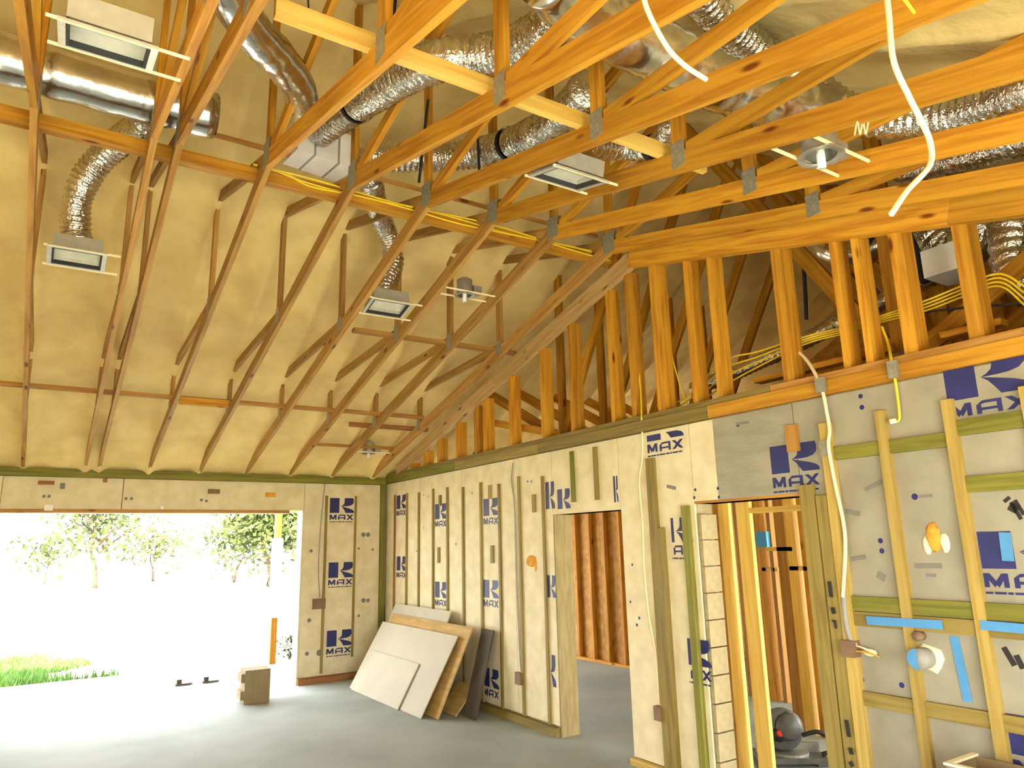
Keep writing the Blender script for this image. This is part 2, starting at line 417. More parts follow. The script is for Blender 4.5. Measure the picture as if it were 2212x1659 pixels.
def logo(wall, o, u, v, w=.39, h=.20, vmax=9, u0=0., u1=1., small=True, word=True, ink='ink'):
    """printed mark: block letter over the word; o = lower left of the letter"""
    o, u, v = Vector(o), Vector(u), Vector(v); b = MB(); nrm = u.cross(v)
    def cl(x, y): return (min(max(x, u0), u1)*w, min(y*h, vmax))
    for poly in (LB, LU, LL):
        q = [cl(x, y) for x, y in poly]
        if len(set(q)) < 3: continue
        n = len(b.v); b.v += [tuple(o+u*x+v*y) for x, y in q]; b.f.append(tuple(range(n, n+len(q))))
    if word:
        for polys, tw, th, dy, on in ((MAXP, w*.98, .075, -.10, True), (TINY, w*.95, .012, -.135, small)):
            if not on: continue
            for poly in polys:
                q = [(min(max(x, u0), u1)*tw, dy+y*th) for x, y in poly]
                if max(a[0] for a in q)-min(a[0] for a in q) < 1e-4: continue
                n = len(b.v); lift = nrm*(.00012*(len(b.f)+1)); b.v += [tuple(o+u*x+v*y+lift) for x, y in q]; b.f.append(tuple(range(n, n+len(q))))
    return b.build('printed_logo', ink, wall)
UR, UB, UZ = (0, -1, 0), (1, 0, 0), (0, 0, 1)
for px, py in [(712, 1108), (709, 1249), (705, 1398)]:
    p = WB(px, py); logo(wall_back, (p.x, -.0015, p.z), UB, UZ, .375, .22)
def rl(px, py, **k):
    p = WR(px, py); return logo(wall_right, (-.0015, p.y, p.z), UR, UZ, **k)
rl(2047, 868, w=.44, h=.24, vmax=.182)
rl(1668, 1025); rl(1398, 955, h=.2, vmax=.055, w=.44)
rl(2122, 1228, w=.44); rl(2186, 1628, w=.44)
rl(1433, 1172, w=.34, u0=.3); rl(1468, 1432, w=.34, u0=.3)
for px, pys in [(857, (1100, 1232)), (940, (1122, 1290)), (1045, (1115, 1290, 1480))]:
    for py in pys: rl(px, py, w=.34, small=False)
rl(1180, 1100, w=.16, h=.28, word=False); rl(1205, 1100, w=.22, h=.2, word=False); rl(1327, 1085, w=.07, h=.24, word=False, u1=.9)
rl(1182, 1480, w=.16, h=.3, word=False); rl(1182, 1290, w=.16, h=.22, word=False)
dots = MB()
def dot(o, u, v, r=.02, n=10):
    o, u, v = Vector(o), Vector(u), Vector(v); k = len(dots.v)
    dots.v += [tuple(o+u*math.cos(2*math.pi*i/n)*r+v*math.sin(2*math.pi*i/n)*r) for i in range(n)]; dots.f.append(tuple(range(k, k+n)))
for px, py, r in [(1859, 856, .016), (1862, 880, .017), (1594, 918, .016), (1502, 1058, .013), (1500, 1075, .013), (1551, 1055, .013), (1553, 1074, .013), (1902, 1168, .017), (1905, 1190, .017), (1815, 1170, .015), (1862, 1468, .017), (1948, 1480, .017), (1976, 1073, .02), (1381, 1335, .014), (1376, 1350, .014),
                  (1362, 1300, .012), (1366, 1220, .012), (915, 1070, .012), (925, 1072, .012), (1020, 1065, .012), (1140, 1040, .013), (1148, 1040, .012), (900, 1190, .014), (985, 1175, .015), (915, 1140, .012)]:
    p = WR(px, py); dot((-.0012, p.y, p.z), UR, UZ, r)
tag(dots.build('printed_dots', 'ink', wall_right), kind='stuff')
dots = MB()
for px, py, r in [(95, 1072, .02), (106, 1072, .02), (272, 1077, .02), (284, 1077, .02), (435, 1080, .02), (446, 1082, .02), (785, 1155, .035), (795, 1155, .035), (785, 1297, .035), (795, 1297, .03), (775, 1185, .02), (805, 1187, .02), (672, 1190, .025), (668, 1340, .03), (663, 1412, .03), (690, 1410, .045), (775, 1330, .02)]:
    p = WB(px, py); dot((p.x, -.0012, p.z), UB, UZ, r)
tag(dots.build('printed_dots', 'ink_faint', wall_back), kind='stuff')
# faint printed patches and hand-marked strokes
def stroke(px0, py0, px1, py1, w, m='marker', X=-.0014, name='pen_mark'):
    a, b = WR(px0, py0, X), WR(px1, py1, X); board(name, a, b, .001, w, m, wall_right, up=(b-a).cross(Vector((1, 0, 0))))
for a in [(1826, 1104, 1858, 1110, .035), (1868, 1058, 1905, 1040, .03), (1985, 1073, 2014, 1070, .02), (1895, 1240, 1912, 1250, .045), (1975, 1222, 2035, 1222, .03), (2000, 1242, 2022, 1243, .02), (1838, 1208, 1870, 1202, .03), (1440, 1050, 1460, 1055, .03), (1590, 916, 1617, 912, .02)]:
    stroke(*a, m='ink_faint', name='faint_print')
for a in [(2172, 1076, 2178, 1082, .04), (2180, 1092, 2200, 1102, .05), (2184, 1085, 2206, 1122, .02), (2192, 1080, 2212, 1112, .02), (2168, 1398, 2192, 1438, .03), (2195, 1415, 2210, 1445, .03)]:
    stroke(*a)
for a in [(1791, 1256, 1796, 1290, .028), (1798, 1312, 1802, 1326, .03), (1803, 1340, 1806, 1358, .02), (1797, 1340, 1803, 1344, .012), (1828, 1555, 1834, 1592, .028), (1836, 1615, 1840, 1630, .03), (1836, 1645, 1842, 1656, .03)]:
    stroke(*a, X=-.0465)

# ------------------------------------------------------------------ sloped framing above the right wall
def zl(Y): return 4.36-(.272 if Y > PK else .25)*abs(Y-PK)
LT = .15
for a, b, m in [(-.45, -3.3, 'ledger'), (-3.3, PK, 'ledger'), (PK, -8.6, 'pine'), (-8.6, -11.4, 'pine')]:
    board('sloped_plate', (0.0, a, zl(a)+LT/2), (0.0, b, zl(b)+LT/2), .075, LT, m, wall_right)
gst = [-.62, -.87, -1.32, -1.755, -2.29, -2.79, -3.0, -3.6, -4.25, -4.78, -5.41, -5.70, -6.05, -6.45, -6.71, -7.35, -7.81, -7.97, -8.24, -8.62, -9.05, -9.5, -10.0]
for i, Y in enumerate(gst):
    top = zl(Y)+.02
    if top-ZP < .05: continue
    w_ = .043 if Y in (-6.05, -7.35, -8.24, -8.62) else .026
    block('gable_stud', (.012, Y-w_, ZP), (.15, Y+w_, top), 'pine', wall_right)
board('knee_brace', (.18, -2.85, 3.35), (.18, -4.35, 2.99), .04, .085, 'pine', wall_right)

# ------------------------------------------------------------------ other walls (closing the room)
wl = MB()
for lo, hi in [((XL-.2, YF, 0), (XL, -9.6, PH)), ((XL-.2, -8.0, 0), (XL, .2, PH)), ((XL-.2, -9.6, 2.1), (XL, -8.0, PH))]: wl.box(lo, hi)  # gap in this unseen wall is added to let sky light in
wall_left = wl.build('wall_left', 'board_white'); tag(wall_left, 'side wall with an added opening for daylight', kind='structure')
wf = MB()
for lo, hi in [((XL, YF-.2, 0), (-5.4, YF, PH)), ((-1.2, YF-.2, 0), (1.0, YF, PH)), ((-5.4, YF-.2, 2.4), (-1.2, YF, PH)), ((1.0, YF-.2, 2.5), (5.8, YF, PH)), ((5.8, YF-.2, 0), (XR, YF, PH))]: wf.box(lo, hi)  # right-hand opening is unseen, added to light the rooms behind the right wall
wall_front = wf.build('wall_front', 'board_white'); tag(wall_front, 'front wall with an open doorway and an added opening lighting the rooms', kind='structure')
for X, nm in ((XL-.1, 'wall_gable'), (XR+.1, 'wall_end')):
    g = MB(); z0 = PH if X < 0 else 2.35  # right end left open below, an added gap that floods the rooms with light
    g.prism([(YF-.2, z0), (.2, z0), (.2, PH), (PK, 6.4), (YF-.2, PH)], (X-.05, 0, 0), (0, 1, 0), (0, 0, 1), .1)
    tag(g.build(nm, 'foam' if X < 0 else 'osb'), 'end wall closing the roof space', kind='structure')

# ------------------------------------------------------------------ rooms behind the right wall
def stud_wall(name, label, p0, p1, z0, z1, step, m, sheath=None, side=1, plate='pine', skip=()):
    p0, p1 = Vector(p0), Vector(p1); d = (p1-p0); L_ = d.length; d.normalize(); n = Vector((-d.y, d.x, 0))*side
    w = board(name, p0+Vector((0, 0, z1-.02)), p1+Vector((0, 0, z1-.02)), .09, .04, plate); tag(w, label, kind='structure')
    board('bottom_plate', p0+Vector((0, 0, z0+.02)), p1+Vector((0, 0, z0+.02)), .09, .04, plate, w)
    k = 0; s = .02
    while s <= L_+.01:
        if k not in skip:
            q = p0+d*s; board('stud', q+Vector((0, 0, z0+.04)), q+Vector((0, 0, z1-.04)), .09, .04, m, w, up=d)
        s += step; k += 1
    if sheath:
        q0, q1 = p0+n*.055, p1+n*.055
        nseg = max(1, round(L_/1.22))
        for i in range(nseg):
            a, b = q0.lerp(q1, i/nseg), q0.lerp(q1, (i+1)/nseg)
            board('sheathing_panel', a+d*.003+Vector((0, 0, (z0+z1)/2)), b-d*.003+Vector((0, 0, (z0+z1)/2)), .014, z1-z0-.01, sheath, w)
    return w
stud_wall('wall_far_room', 'reddish sheathed stud wall seen through the first doorway', (3.1, .0, 0), (3.1, -2.6, 0), 0, 2.78, .37, 'pine', 'osb', 1)
stud_wall('wall_far_return', 'stud partition behind the first doorway', (3.1, -2.6, 0), (6.1, -2.6, 0), 0, 2.78, .41, 'pine_dull', 'osb', 1)
# framing seen through the second doorway
def pxb(name, px0, px1, py, X, z0, z1, th, m, parent):
    a, b = WR(px0, py, X).y, WR(px1, py, X).y
    return block(name, (X, min(a, b), z0), (X+th, max(a, b), z1), m, parent)
XH = .40
ya, yb = WR(1555, 1300, XH).y, WR(1860, 1300, XH).y
wh = block('wall_hall', (XH, yb, 2.72), (XH+.09, ya+.5, 2.78), 'pine'); tag(wh, 'pine frame standing just inside the second doorway', kind='structure')
pxb('stud', 1556, 1566, 1300, XH, 0, 2.72, .09, 'pine_dull', wh); pxb('stud', 1567, 1590, 1300, XH, 0, 2.72, .04, 'pine_pale', wh); pxb('stud', 1607, 1636, 1300, XH, 0, 2.72, .04, 'pine_pale', wh)
pxb('stud', 1790, 1815, 1300, XH, 0, 2.72, .09, 'pine', wh)
h0 = WR(1650, 1107, XH).z
block('door_head', (XH, WR(1815, 1300, XH).y, h0), (XH+.09, WR(1636, 1300, XH).y, h0+.042), 'pine_pale', wh)
XC = 1.95
wc = block('wall_closet', (XC, WR(1880, 1300, XC).y, 2.72), (XC+.09, WR(1560, 1300, XC).y, 2.78), 'pine'); tag(wc, 'pine stud partition further inside beyond the second doorway', kind='structure')
for p0, p1, m, th in [(1689, 1711, 'pine_dull', .04), (1711, 1732, 'pine_pale', .09), (1742, 1757, 'pine', .09), (1775, 1795, 'pine', .09)]: pxb('stud', p0, p1, 1300, XC, 0, 2.72, th, m, wc)
z_ = WR(1680, 1186, XC).z; block('fire_block', (XC, WR(1711, 1186, XC).y, z_-.02), (XC+.09, WR(1655, 1186, XC).y, z_+.02), 'pine_pale', wc)
z_ = WR(1730, 1228, XC).z; block('fire_block', (XC, WR(1757, 1228, XC).y, z_-.02), (XC+.09, WR(1705, 1228, XC).y, z_+.02), 'pine_pale', wc)
XD = 2.9
wd = block('wall_pantry', (XD, WR(1760, 1300, XD).y, 2.72), (XD+.09, WR(1590, 1300, XD).y, 2.78), 'pine'); tag(wd, 'third pine stud partition deep inside beyond the second doorway', kind='structure')
for p0, p1, m in [(1600, 1612, 'pine_dull'), (1632, 1638, 'pine_dull'), (1644, 1661, 'pine'), (1672, 1680, 'pine_dull')]: pxb('stud', p0, p1, 1300, XD, 0, 2.72, .09, m, wd)
z_ = WR(1660, 1230, XD).z; block('fire_block', (XD, WR(1680, 1230, XD).y, z_-.02), (XD+.09, WR(1645, 1230, XD).y, z_+.02), 'pine_pale', wd)
bx_ = WR(1648, 1165, XD-.03)
stud_wall('wall_far_hall', 'dark sheathed stud wall at the far end beyond the second doorway', (5.7, -2.7, 0), (5.7, -6.4, 0), 0, 2.78, .41, 'pine_dull', 'osb', -1)

cr = MB().box((TH+.01, YF, PH), (XR, -3.2, PH+.012)).build('ceiling', 'drywall'); tag(cr, 'added board over the rooms behind the right wall, keeping their light out of the attic', kind='structure')  # unseen board added to block room light and darken the attic above
# ------------------------------------------------------------------ roof trusses
YE, YE2 = .12, -11.5
N1, N2, N1f, N2f = -3.83, -1.72, -7.88, -9.75
CH = .125
def tz(Y): return zf(Y)+.075                      # centre line of the top chords, buried in the foam
def build_truss(label, group):
    t = empty('roof_truss', (0, 0, 0), label, 'truss', group)
    X = 0; b = lambda nm, p, q, s, d, m, off=0: board(nm, (X+off, *p), (X+off, *q), s, d, m, t)
    c = lambda Y: zc(Y)+CH/2
    b('bottom_chord', (YE, c(YE)), (PK, c(PK)), .04, CH, 'pine_far'); b('bottom_chord', (PK, c(PK)), (YE2, c(YE2)), .04, CH, 'pine')
    b('top_chord', (.5, tz(.5)), (PK, tz(PK)), .038, .10, 'pine_dull'); b('top_chord', (PK, tz(PK)), (YE2-.5, tz(YE2-.5)), .038, .10, 'pine_dull')
    w = lambda nm, p, q: b(nm, p, q, .037, .088, 'pine' if min(p[0], q[0]) < PK-.05 or nm == 'king_post' else 'pine_far')
    w('king_post', (PK, c(PK)+.03), (PK, tz(PK)))
    for n1, n2 in ((N1, N2), (N1f, N2f)):
        w('web', (n1, c(n1)+.03), (n1, tz(n1))); w('web', (n2, c(n2)+.03), (n2, tz(n2)))
        s = 1 if n1 > PK else -1
        w('web', (n1+s*.06, c(n1)+.05), (n2+s*.05, tz(n2)-.02)); w('web', (PK+s*.10, c(PK)+.04), (n1+s*-.0+s*.02, tz(n1)-.02))
    for Y, a, h in ((PK, .15, .20), (N1, .10, .16), (N2, .09, .15), (N1f, .10, .16), (N2f, .10, .16)):
        for sx in (-.0215, .0215):
            o = b('gusset_plate', (Y-a/2, c(Y)+.045), (Y+a/2, c(Y)+.045), .003, h, 'plate', sx)
    return t
def dup(root, X):
    r = root.copy(); COL.objects.link(r); r.location.x = X
    for ch in root.children:
        k = ch.copy(); COL.objects.link(k); k.parent = r; k.matrix_parent_inverse = ch.matrix_parent_inverse; k.matrix_basis = ch.matrix_basis.copy()
    return r
TXS = [-4.72, -4.07, -3.92, -3.35, -2.73, -2.12, -1.51, -.89, -.25]
TLB = ['pine roof truss furthest left, running almost straight up the picture edge',
       'left member of the close pair of pine roof trusses beside the large overhead register box',
       'right member of the close pair of pine roof trusses beside the large overhead register box',
       'fourth pine roof truss from the left, next after the close pair',
       'fifth pine roof truss from the left, its peak beside the white duct box',
       'sixth pine roof truss from the left, passing just left of the middle far-slope register',
       'seventh pine roof truss from the left, passing just right of the middle far-slope register',
       'eighth pine roof truss from the left, second one out from the stud-framed gable',
       'last pine roof truss on the right, tight against the stud-framed gable above the wall']
t0 = build_truss(TLB[0], 'vaulted roof trusses'); t0.location.x = TXS[0]
for X, l in zip(TXS[1:], TLB[1:]): dup(t0, X)['label'] = l
# flat trusses over the rooms beyond the gable
def build_flat(label):
    t = empty('attic_truss', (0, 0, 0), label, 'truss', 'attic trusses beyond the gable studs')
    b = lambda nm, p, q, s, d, m, off=0: board(nm, (off, *p), (off, *q), s, d, m, t)
    z = ZP+.06
    b('bottom_chord', (.1, z), (PK, z), .04, .10, 'pine'); b('bottom_chord', (PK, z), (YE2, z), .04, .10, 'pine')
    b('top_chord', (.5, tz(.5)), (PK, tz(PK)), .038, .10, 'pine_dull'); b('top_chord', (PK, tz(PK)), (YE2-.5, tz(YE2-.5)), .038, .10, 'pine_dull')
    for p, q in [((-1.9, z), (-1.9, tz(-1.9))), ((-3.9, z), (-1.9, tz(-1.9))), ((-3.9, z), (-3.9, tz(-3.9))), ((-3.9, z), (PK+.06, tz(PK))), ((-7.9, z), (PK-.06, tz(PK))), ((-7.9, z), (-7.9, tz(-7.9))), ((-7.9, z), (-9.7, tz(-9.7)))]:
        b('web', p, q, .037, .12, 'pine')
    for Y in (-1.9, -3.9, -7.9):
        for sx in (-.021, .021): b('gusset_plate', (Y-.1, z+.03), (Y+.1, z+.03), .003, .15, 'plate', sx)
    return t
AX = [.55, 1.17, 1.79, 2.41, 3.03]
AL = ['flat-bottomed roof truss in the attic, nearest behind the gable studs', 'flat-bottomed attic truss, second behind the gable studs', 'flat-bottomed attic truss, third behind the gable studs', 'flat-bottomed attic truss, fourth behind the gable studs', 'flat-bottomed attic truss, deepest seen behind the gable studs']
f0 = build_flat(AL[0]); f0.location.x = AX[0]
for X, l in zip(AX[1:], AL[1:]): dup(f0, X)['label'] = l

# ------------------------------------------------------------------ long braces lying across the trusses
def brace(name, x0, x1, Y, z, side, depth, m, label, tilt=0.):
    o = board(name, (x0, Y, z), (x1, Y, z+tilt), side, depth, m); tag(o, label, 'brace', 'long braces across the trusses'); return o
brace('lateral_brace', XL+.02, -.01, PK+.32, zc(PK+.32)+CH+.045, .085, .09, 'pine', 'bright pine brace along the vault peak carrying the yellow cables')
brace('lateral_brace', XL+.02, -.28, N2-.16, zc(N2-.16)+CH+.02, .09, .04, 'pine_dull', 'low brown brace across the far slope above the wide opening')
brace('lateral_brace', -1.95, .02, N1+.12, zc(N1+.12)+CH+.02, .09, .04, 'pine_dull', 'short brown brace right of the far-slope register')
brace('lateral_brace', -3.80, -1.15, N1f+.14, zc(N1f+.14)+CH+.045, .04, .09, 'pine_pale', 'pale pine brace crossing overhead between the ducts')
brace('lateral_brace', XL+.02, -.05, PK+.42, 4.83, .03, .03, 'pine_dull', 'thin dark brown rail just above the vault peak')
brace('lateral_brace', -1.4, -.2, -.82, zc(-.82)+CH+.02, .07, .035, 'pine_dull', 'shortest brown brace low in the far right corner of the vault')
brace('lateral_brace', -1.15, .0, -1.45, zc(-1.45)+CH+.05, .04, .06, 'sill', 'dark stub brace above the far right corner of the vault')
a, b_ = WR(440, 800, 0), 0
sc_ = block('truss_spacer', (-3.30, N2-.24, zc(N2-.2)+.05), (-2.78, N2-.20, zc(N2-.2)+CH+.01), 'pine'); tag(sc_, 'bright orange spacer board fixed to the low brown brace', 'board')

# ------------------------------------------------------------------ registers, ducts, cans
def slope_mat(x, Y):
    s = .272 if Y > PK else -.25
    d = Vector((0, 1, -s)).normalized(); M4 = Matrix.Identity(4); x_ = Vector((1, 0, 0)); z_ = x_.cross(d)
    for i in range(3): M4[i][0] = x_[i]; M4[i][1] = d[i]; M4[i][2] = z_[i]
    M4.translation = (x, Y, zc(Y)); return M4
def register(x, Y, w, l, h, label, bar=.3):
    Mx = slope_mat(x, Y); t = empty('register_box', (x, Y, zc(Y)), label, 'register', 'ceiling register boxes')
    b = MB(); th = .012
    for lo, hi in [((-w/2, -l/2, 0), (-w/2+th, l/2, h)), ((w/2-th, -l/2, 0), (w/2, l/2, h)), ((-w/2+th, -l/2, 0), (w/2-th, -l/2+th, h)), ((-w/2+th, l/2-th, 0), (w/2-th, l/2, h))]: b.box(lo, hi, Mx)
    b.build('box', 'galv', t)
    MB().box((-w/2+th, -l/2+th, h*.42), (w/2-th, l/2-th, h*.47), Mx).build('liner', 'liner', t)
    fl_ = MB(); e = .03
    for lo, hi in [((-w/2-e, -l/2-e, -.012), (w/2+e, -l/2, 0)), ((-w/2-e, l/2, -.012), (w/2+e, l/2+e, 0)), ((-w/2-e, -l/2, -.012), (-w/2, l/2, 0)), ((w/2, -l/2, -.012), (w/2+e, l/2, 0))]: fl_.box(lo, hi, Mx)
    fo = fl_.build('flange', 'galv', t)
    g = MB(); i = .014
    for lo, hi in [((-w/2, -l/2, -.008), (w/2, -l/2+i, .02)), ((-w/2, l/2-i, -.008), (w/2, l/2, .02)), ((-w/2, -l/2+i, -.008), (-w/2+i, l/2-i, .02)), ((w/2-i, -l/2+i, -.008), (w/2, l/2-i, .02))]: g.box(lo, hi, Mx)
    g.build('gasket', 'gasket', fo)
    for y in (-l/2-.02, l/2+.02):
        MB().box((-w/2-bar*.45, y-.007, -.014), (w/2+bar, y+.007, -.002), Mx).build('hanger_bar', 'cable_white', fo)
    return Mx
Mv1 = register(-4.39, -7.14, .33, .28, .13, 'large galvanised register box overhead at the top left, foil lining visible', .16)
Mv2 = register(-4.415, -4.39, .33, .21, .13, 'small register box on the far slope at the far left, below the curved flexible duct', .12)
Mv3 = register(-1.87, -4.41, .36, .24, .13, 'register box on the far slope near the middle, under the short hanging duct', .12)
Mv4 = register(-1.87, -7.27, .35, .27, .12, 'register box overhead right of centre with dark rim', .1)

def flex(name, pts, r, label, m='foil', pitch=.045, amp=.09, straps=()):
    path = resample(spline(pts, 24), pitch/4); rad = []
    for i, p in enumerate(path):
        rad.append(r*(1+amp*math.sin(2*math.pi*i/4+.6)+.05*noise.noise(p*6)+(random.uniform(-.02, .02))))
    o = MB().tube(path, rad, 18).build(name, m, None, True); tag(o, label, 'duct', 'foil ducts in the roof space')
    for s in straps:
        q = path[int(s*(len(path)-1))]; q2 = path[min(len(path)-1, int(s*(len(path)-1))+3)]
        st = MB(); tt = (q2-q).normalized(); st.tube([q, q+tt*.045], r*1.12, 18, False); st.build('duct_strap', 'strap', o)
    return o
def B(px, py, Y): return WB(px, py, Y)
def A(px, py, h):
    """point on a photo sight line, h above the undersides of the truss chords"""
    d = Vector(_f*FPX+_r*(px-IW/2)-_u*(py-IH/2)).normalized(); p = Vector(CP); lo = 0.
    for k in range(3000):
        lo += .01; q = p+d*lo
        if q.z-zc(q.y) > h: return q
    return q
v2 = Mv2 @ Vector((0, 0, .13)); v3 = Mv3 @ Vector((0, 0, .13)); v4 = Mv4 @ Vector((0, 0, .12)); v1 = Mv1 @ Vector((0, 0, .13))
flex('flexible_duct', [v2, v2+Vector((-.03, .02, .12)), B(170, 420, -4.45), B(215, 345, -4.6), B(280, 290, -4.85), B(320, 262, -5.1)], .105, 'crinkled foil duct curving up from the far-left register', amp=.06)
flex('flexible_duct', [v3, v3+Vector((.0, .03, .12)), B(850, 570, -4.3), B(838, 510, -4.35), B(815, 450, -4.7), B(800, 385, -5.2)], .10, 'short foil duct hanging above the middle far-slope register', amp=.06)
flex('trunk_duct', [(-6.2, -5.35, 4.95), (-5.2, -5.38, 4.97), (-4.3, -5.38, 4.96), (-3.62, -5.38, 4.98)], .165, 'wide foil-wrapped trunk duct running along the top left', 'foil_smooth', .3, .03)
flex('flexible_duct', [A(470, -60, .5), A(540, 60, .42), A(600, 125, .40), A(645, 190, .40), A(655, 245, .40)], .11, 'smooth foil duct dropping steeply left of the pale brace', 'foil_smooth', .12, .012)
flex('flexible_duct', [A(690, 285, .62), A(760, 235, .55), A(830, 190, .5), A(880, 160, .5), A(950, 130, .5), A(1040, 120, .55), A(1130, 95, .55), A(1230, 20, .55), A(1300, -60, .55)], .115, 'grey foil duct with black strap climbing behind the overhead trusses', 'foil', .05, .06, (.19,))
flex('flexible_duct', [A(740, 345, .75), A(830, 338, .75), A(930, 340, .72), A(1030, 330, .66), A(1130, 300, .6), A(1220, 245, .6), A(1270, 190, .6)], .12, 'long crinkled foil duct behind the middle trusses above the peak', 'foil', .05, .07, (.55,))
flex('flexible_duct', [v4, v4+Vector((.02, .02, .12)), A(1330, 320, .42), A(1400, 320, .42), A(1440, 300, .42), A(1450, 262, .45)], .08, 'foil duct bent over the register right of centre', 'foil', .05, .06, (.7,))
flex('flexible_duct', [A(1180, -60, .45), A(1290, 45, .45), A(1420, 110, .45), A(1545, 175, .45), A(1690, 225, .45), A(1800, 240, .5)], .15, 'wide grey foil duct crossing overhead right of centre', 'foil_smooth', .12, .015)
flex('flexible_duct', [A(1480, -50, .85), A(1560, 40, .84), A(1640, 110, .80), A(1750, 190, .62), A(1850, 250, .44), A(1990, 255, .38), A(2100, 235, .36), A(2240, 180, .36)], .105, 'crinkled foil duct behind the hanging white cable at the upper right', 'foil', .05, .07)
flex('flexible_duct', [A(1950, 365, .50), A(2040, 345, .42), A(2120, 325, .38), A(2240, 290, .36)], .09, 'foil duct low behind the trusses at the right edge', 'foil', .05, .07)
flex('flexible_duct', [A(1560, 330, .42), A(1640, 305, .45), A(1700, 265, .5), A(1760, 225, .6)], .07, 'small foil duct left of the overhead light can', 'foil', .05, .06)
# white duct box near the fourth truss' peak
b = MB(); Mx = Matrix.Translation(B(690, 325, -5.35)) @ Matrix.Rotation(R(8), 4, 'Z')
b.box((-.24, -.14, -.14), (.24, .14, .14), Mx); o = b.build('duct_box', 'duct_white'); tag(o, 'white duct box resting near the vault peak', 'duct box')
for s in (-.1, .1): MB().box((s-.008, -.145, -.145), (s+.008, .145, .145), Mx).build('seam', 'cable_grey', o)
# black straps holding ducts
for i, (pts, l) in enumerate([([B(925, 215, -6.2), B(905, 395, -5.95)], 'black duct strap hanging left of the sixth truss peak'), ([B(1032, 290, -6.0), B(1036, 385, -5.8)], 'black duct strap hanging right of the sixth truss peak'), ([B(665, -10, -6.6), B(668, 45, -6.5)], 'thin black wire at the top edge above the pale brace'), ([B(855, -10, -6.9), B(850, 40, -6.8)], 'black strap at the top edge beside an overhead truss')]):
    o = MB().tube(pts, .012 if i != 2 else .006, 6).build('hanging_strap', 'strap'); tag(o, l, 'strap', 'black straps in the roof space')

def can_light(c, r, label, ax=(0, 0, 1), bars=True):
    t = empty('recessed_light', c, label, 'light fitting', 'recessed light cans'); c = Vector(c); Mx = Matrix.Translation(c)
    MB().lathe([(r*.98, -.005), (r, 0), (r*.92, .03), (r*.9, .15), (r*.55, .17), (.001, .17)], 20, Mx).build('can', 'steel', t, True)
    MB().lathe([(r*1.18, -.008), (r*1.18, 0), (r*.8, 0), (r*.8, -.008), (r*1.18, -.008)], 20, Mx).build('trim_ring', 'steel', t, True)
    MB().tube([c+Vector((0, 0, .1)), c+Vector((0, 0, -.07))], .022, 8).build('lamp_holder', 'duct_white', t, True)
    if bars:
        for y in (-.09, .09): MB().box((-.30, y-.006, .0), (.30, y+.006, .014), Mx).build('hanger_bar', 'cable_white', t)
    bx = MB().box((r*.9, -.05, .02), (r*.9+.09, .05, .10), Mx); bx.build('junction_box', 'steel', t)
can_light((-1.2, -8.55, 3.79), .10, 'recessed light can overhead at the right beside the hanging white cable')
can_light((-1.20, -4.72, 4.22), .085, 'recessed light can on the far slope right of the register')
can_light((-.60, -.75, 3.16), .085, 'recessed light can low on the far slope near the corner')
cable('coiled_wire', [A(1846, 292, .0)]+[A(1846+6*k, 290-(k % 2)*28, .0) for k in range(1, 6)], .004, 'cable_white', 'small coil of pale wire above the overhead light can', 'wire')

# ------------------------------------------------------------------ cables
y1_ = A(1390, -30, -.02).y; y2_ = A(1915, -30, -.02).y
cable('hanging_cable', [B(px, py, y1_) for px, py in [(1385, -40), (1398, 20), (1440, 100), (1480, 142), (1526, 172)]], .0085, 'cable_white', 'short white cable end hanging from overhead near the top centre')
cable('hanging_cable', [B(px, py, y2_) for px, py in [(1912, -40), (1920, 30), (1930, 130), (1962, 205), (1992, 265), (2010, 310), (2008, 358), (1960, 412), (1926, 462)]], .0085, 'cable_white', 'long white cable hanging down at the upper right')
cable('hanging_cable', [B(1912, -60, y2_+.02), B(1975, 28, y2_+.03)], .006, 'cable_yellow', 'yellow cable at the top edge beside the long white cable')
zb = zc(PK+.32)+CH+.09
for i, l in enumerate(['upper yellow cable along the peak brace', 'middle yellow cable along the peak brace', 'lower yellow cable along the peak brace']):
    pts = [(-3.4+.12*i, PK+.27, zb+.012)]
    for k in range(1, 9): pts.append((-3.4+k*.42, PK+.262-.006*i, zb-.004-.024*i+.014*math.sin(k*1.7+i*2)))
    cable('yellow_cable', pts, .008, 'cable_yellow', l, group='yellow cables on the peak brace')
# bundle behind the gable studs
bun = ['top yellow cable of the bundle behind the gable studs', 'second yellow cable of the bundle behind the gable studs', 'third yellow cable of the bundle behind the gable studs', 'lowest yellow cable of the bundle behind the gable studs']
for i, l in enumerate(bun):
    pts = [WR(px, py+o_*9*(i-1.5), .22+.02*i) for px, py, o_ in [(1420, 860, 1.2), (1470, 880, 1), (1560, 800+i*6, 1.3), (1640, 775, 1.2), (1740, 735, .6), (1830, 712, .5), (1900, 690, .5), (2000, 660, .8), (2090, 625, .9), (2160, 605, 1), (2215, 640, 1.5)]]
    cable('yellow_cable', pts, .007, 'cable_yellow', l, group='yellow cable bundle behind the gable studs')
cable('black_cable', [WR(1870, 700, .3), WR(1960, 680, .3), (WR(2080, 665, .3)), WR(2215, 655, .3)], .008, 'cable_black', 'black cable running level with the yellow bundle')
cable('yellow_cable', [WR(1435, 640, .16), WR(1445, 740, .16), WR(1475, 850, .17), WR(1500, 900, .17)], .007, 'cable_yellow', 'yellow cable drooping behind the double gable stud')
cable('yellow_cable', [WR(1905, 705, .14), WR(1918, 740, .1), WR(1925, 775, -.04), WR(1932, 812, -.04), WR(1938, 850, -.03), WR(1943, 900, -.03), WR(1938, 912, -.03)], .009, 'cable_yellow', 'yellow cable coming down over the plate to a pale end')
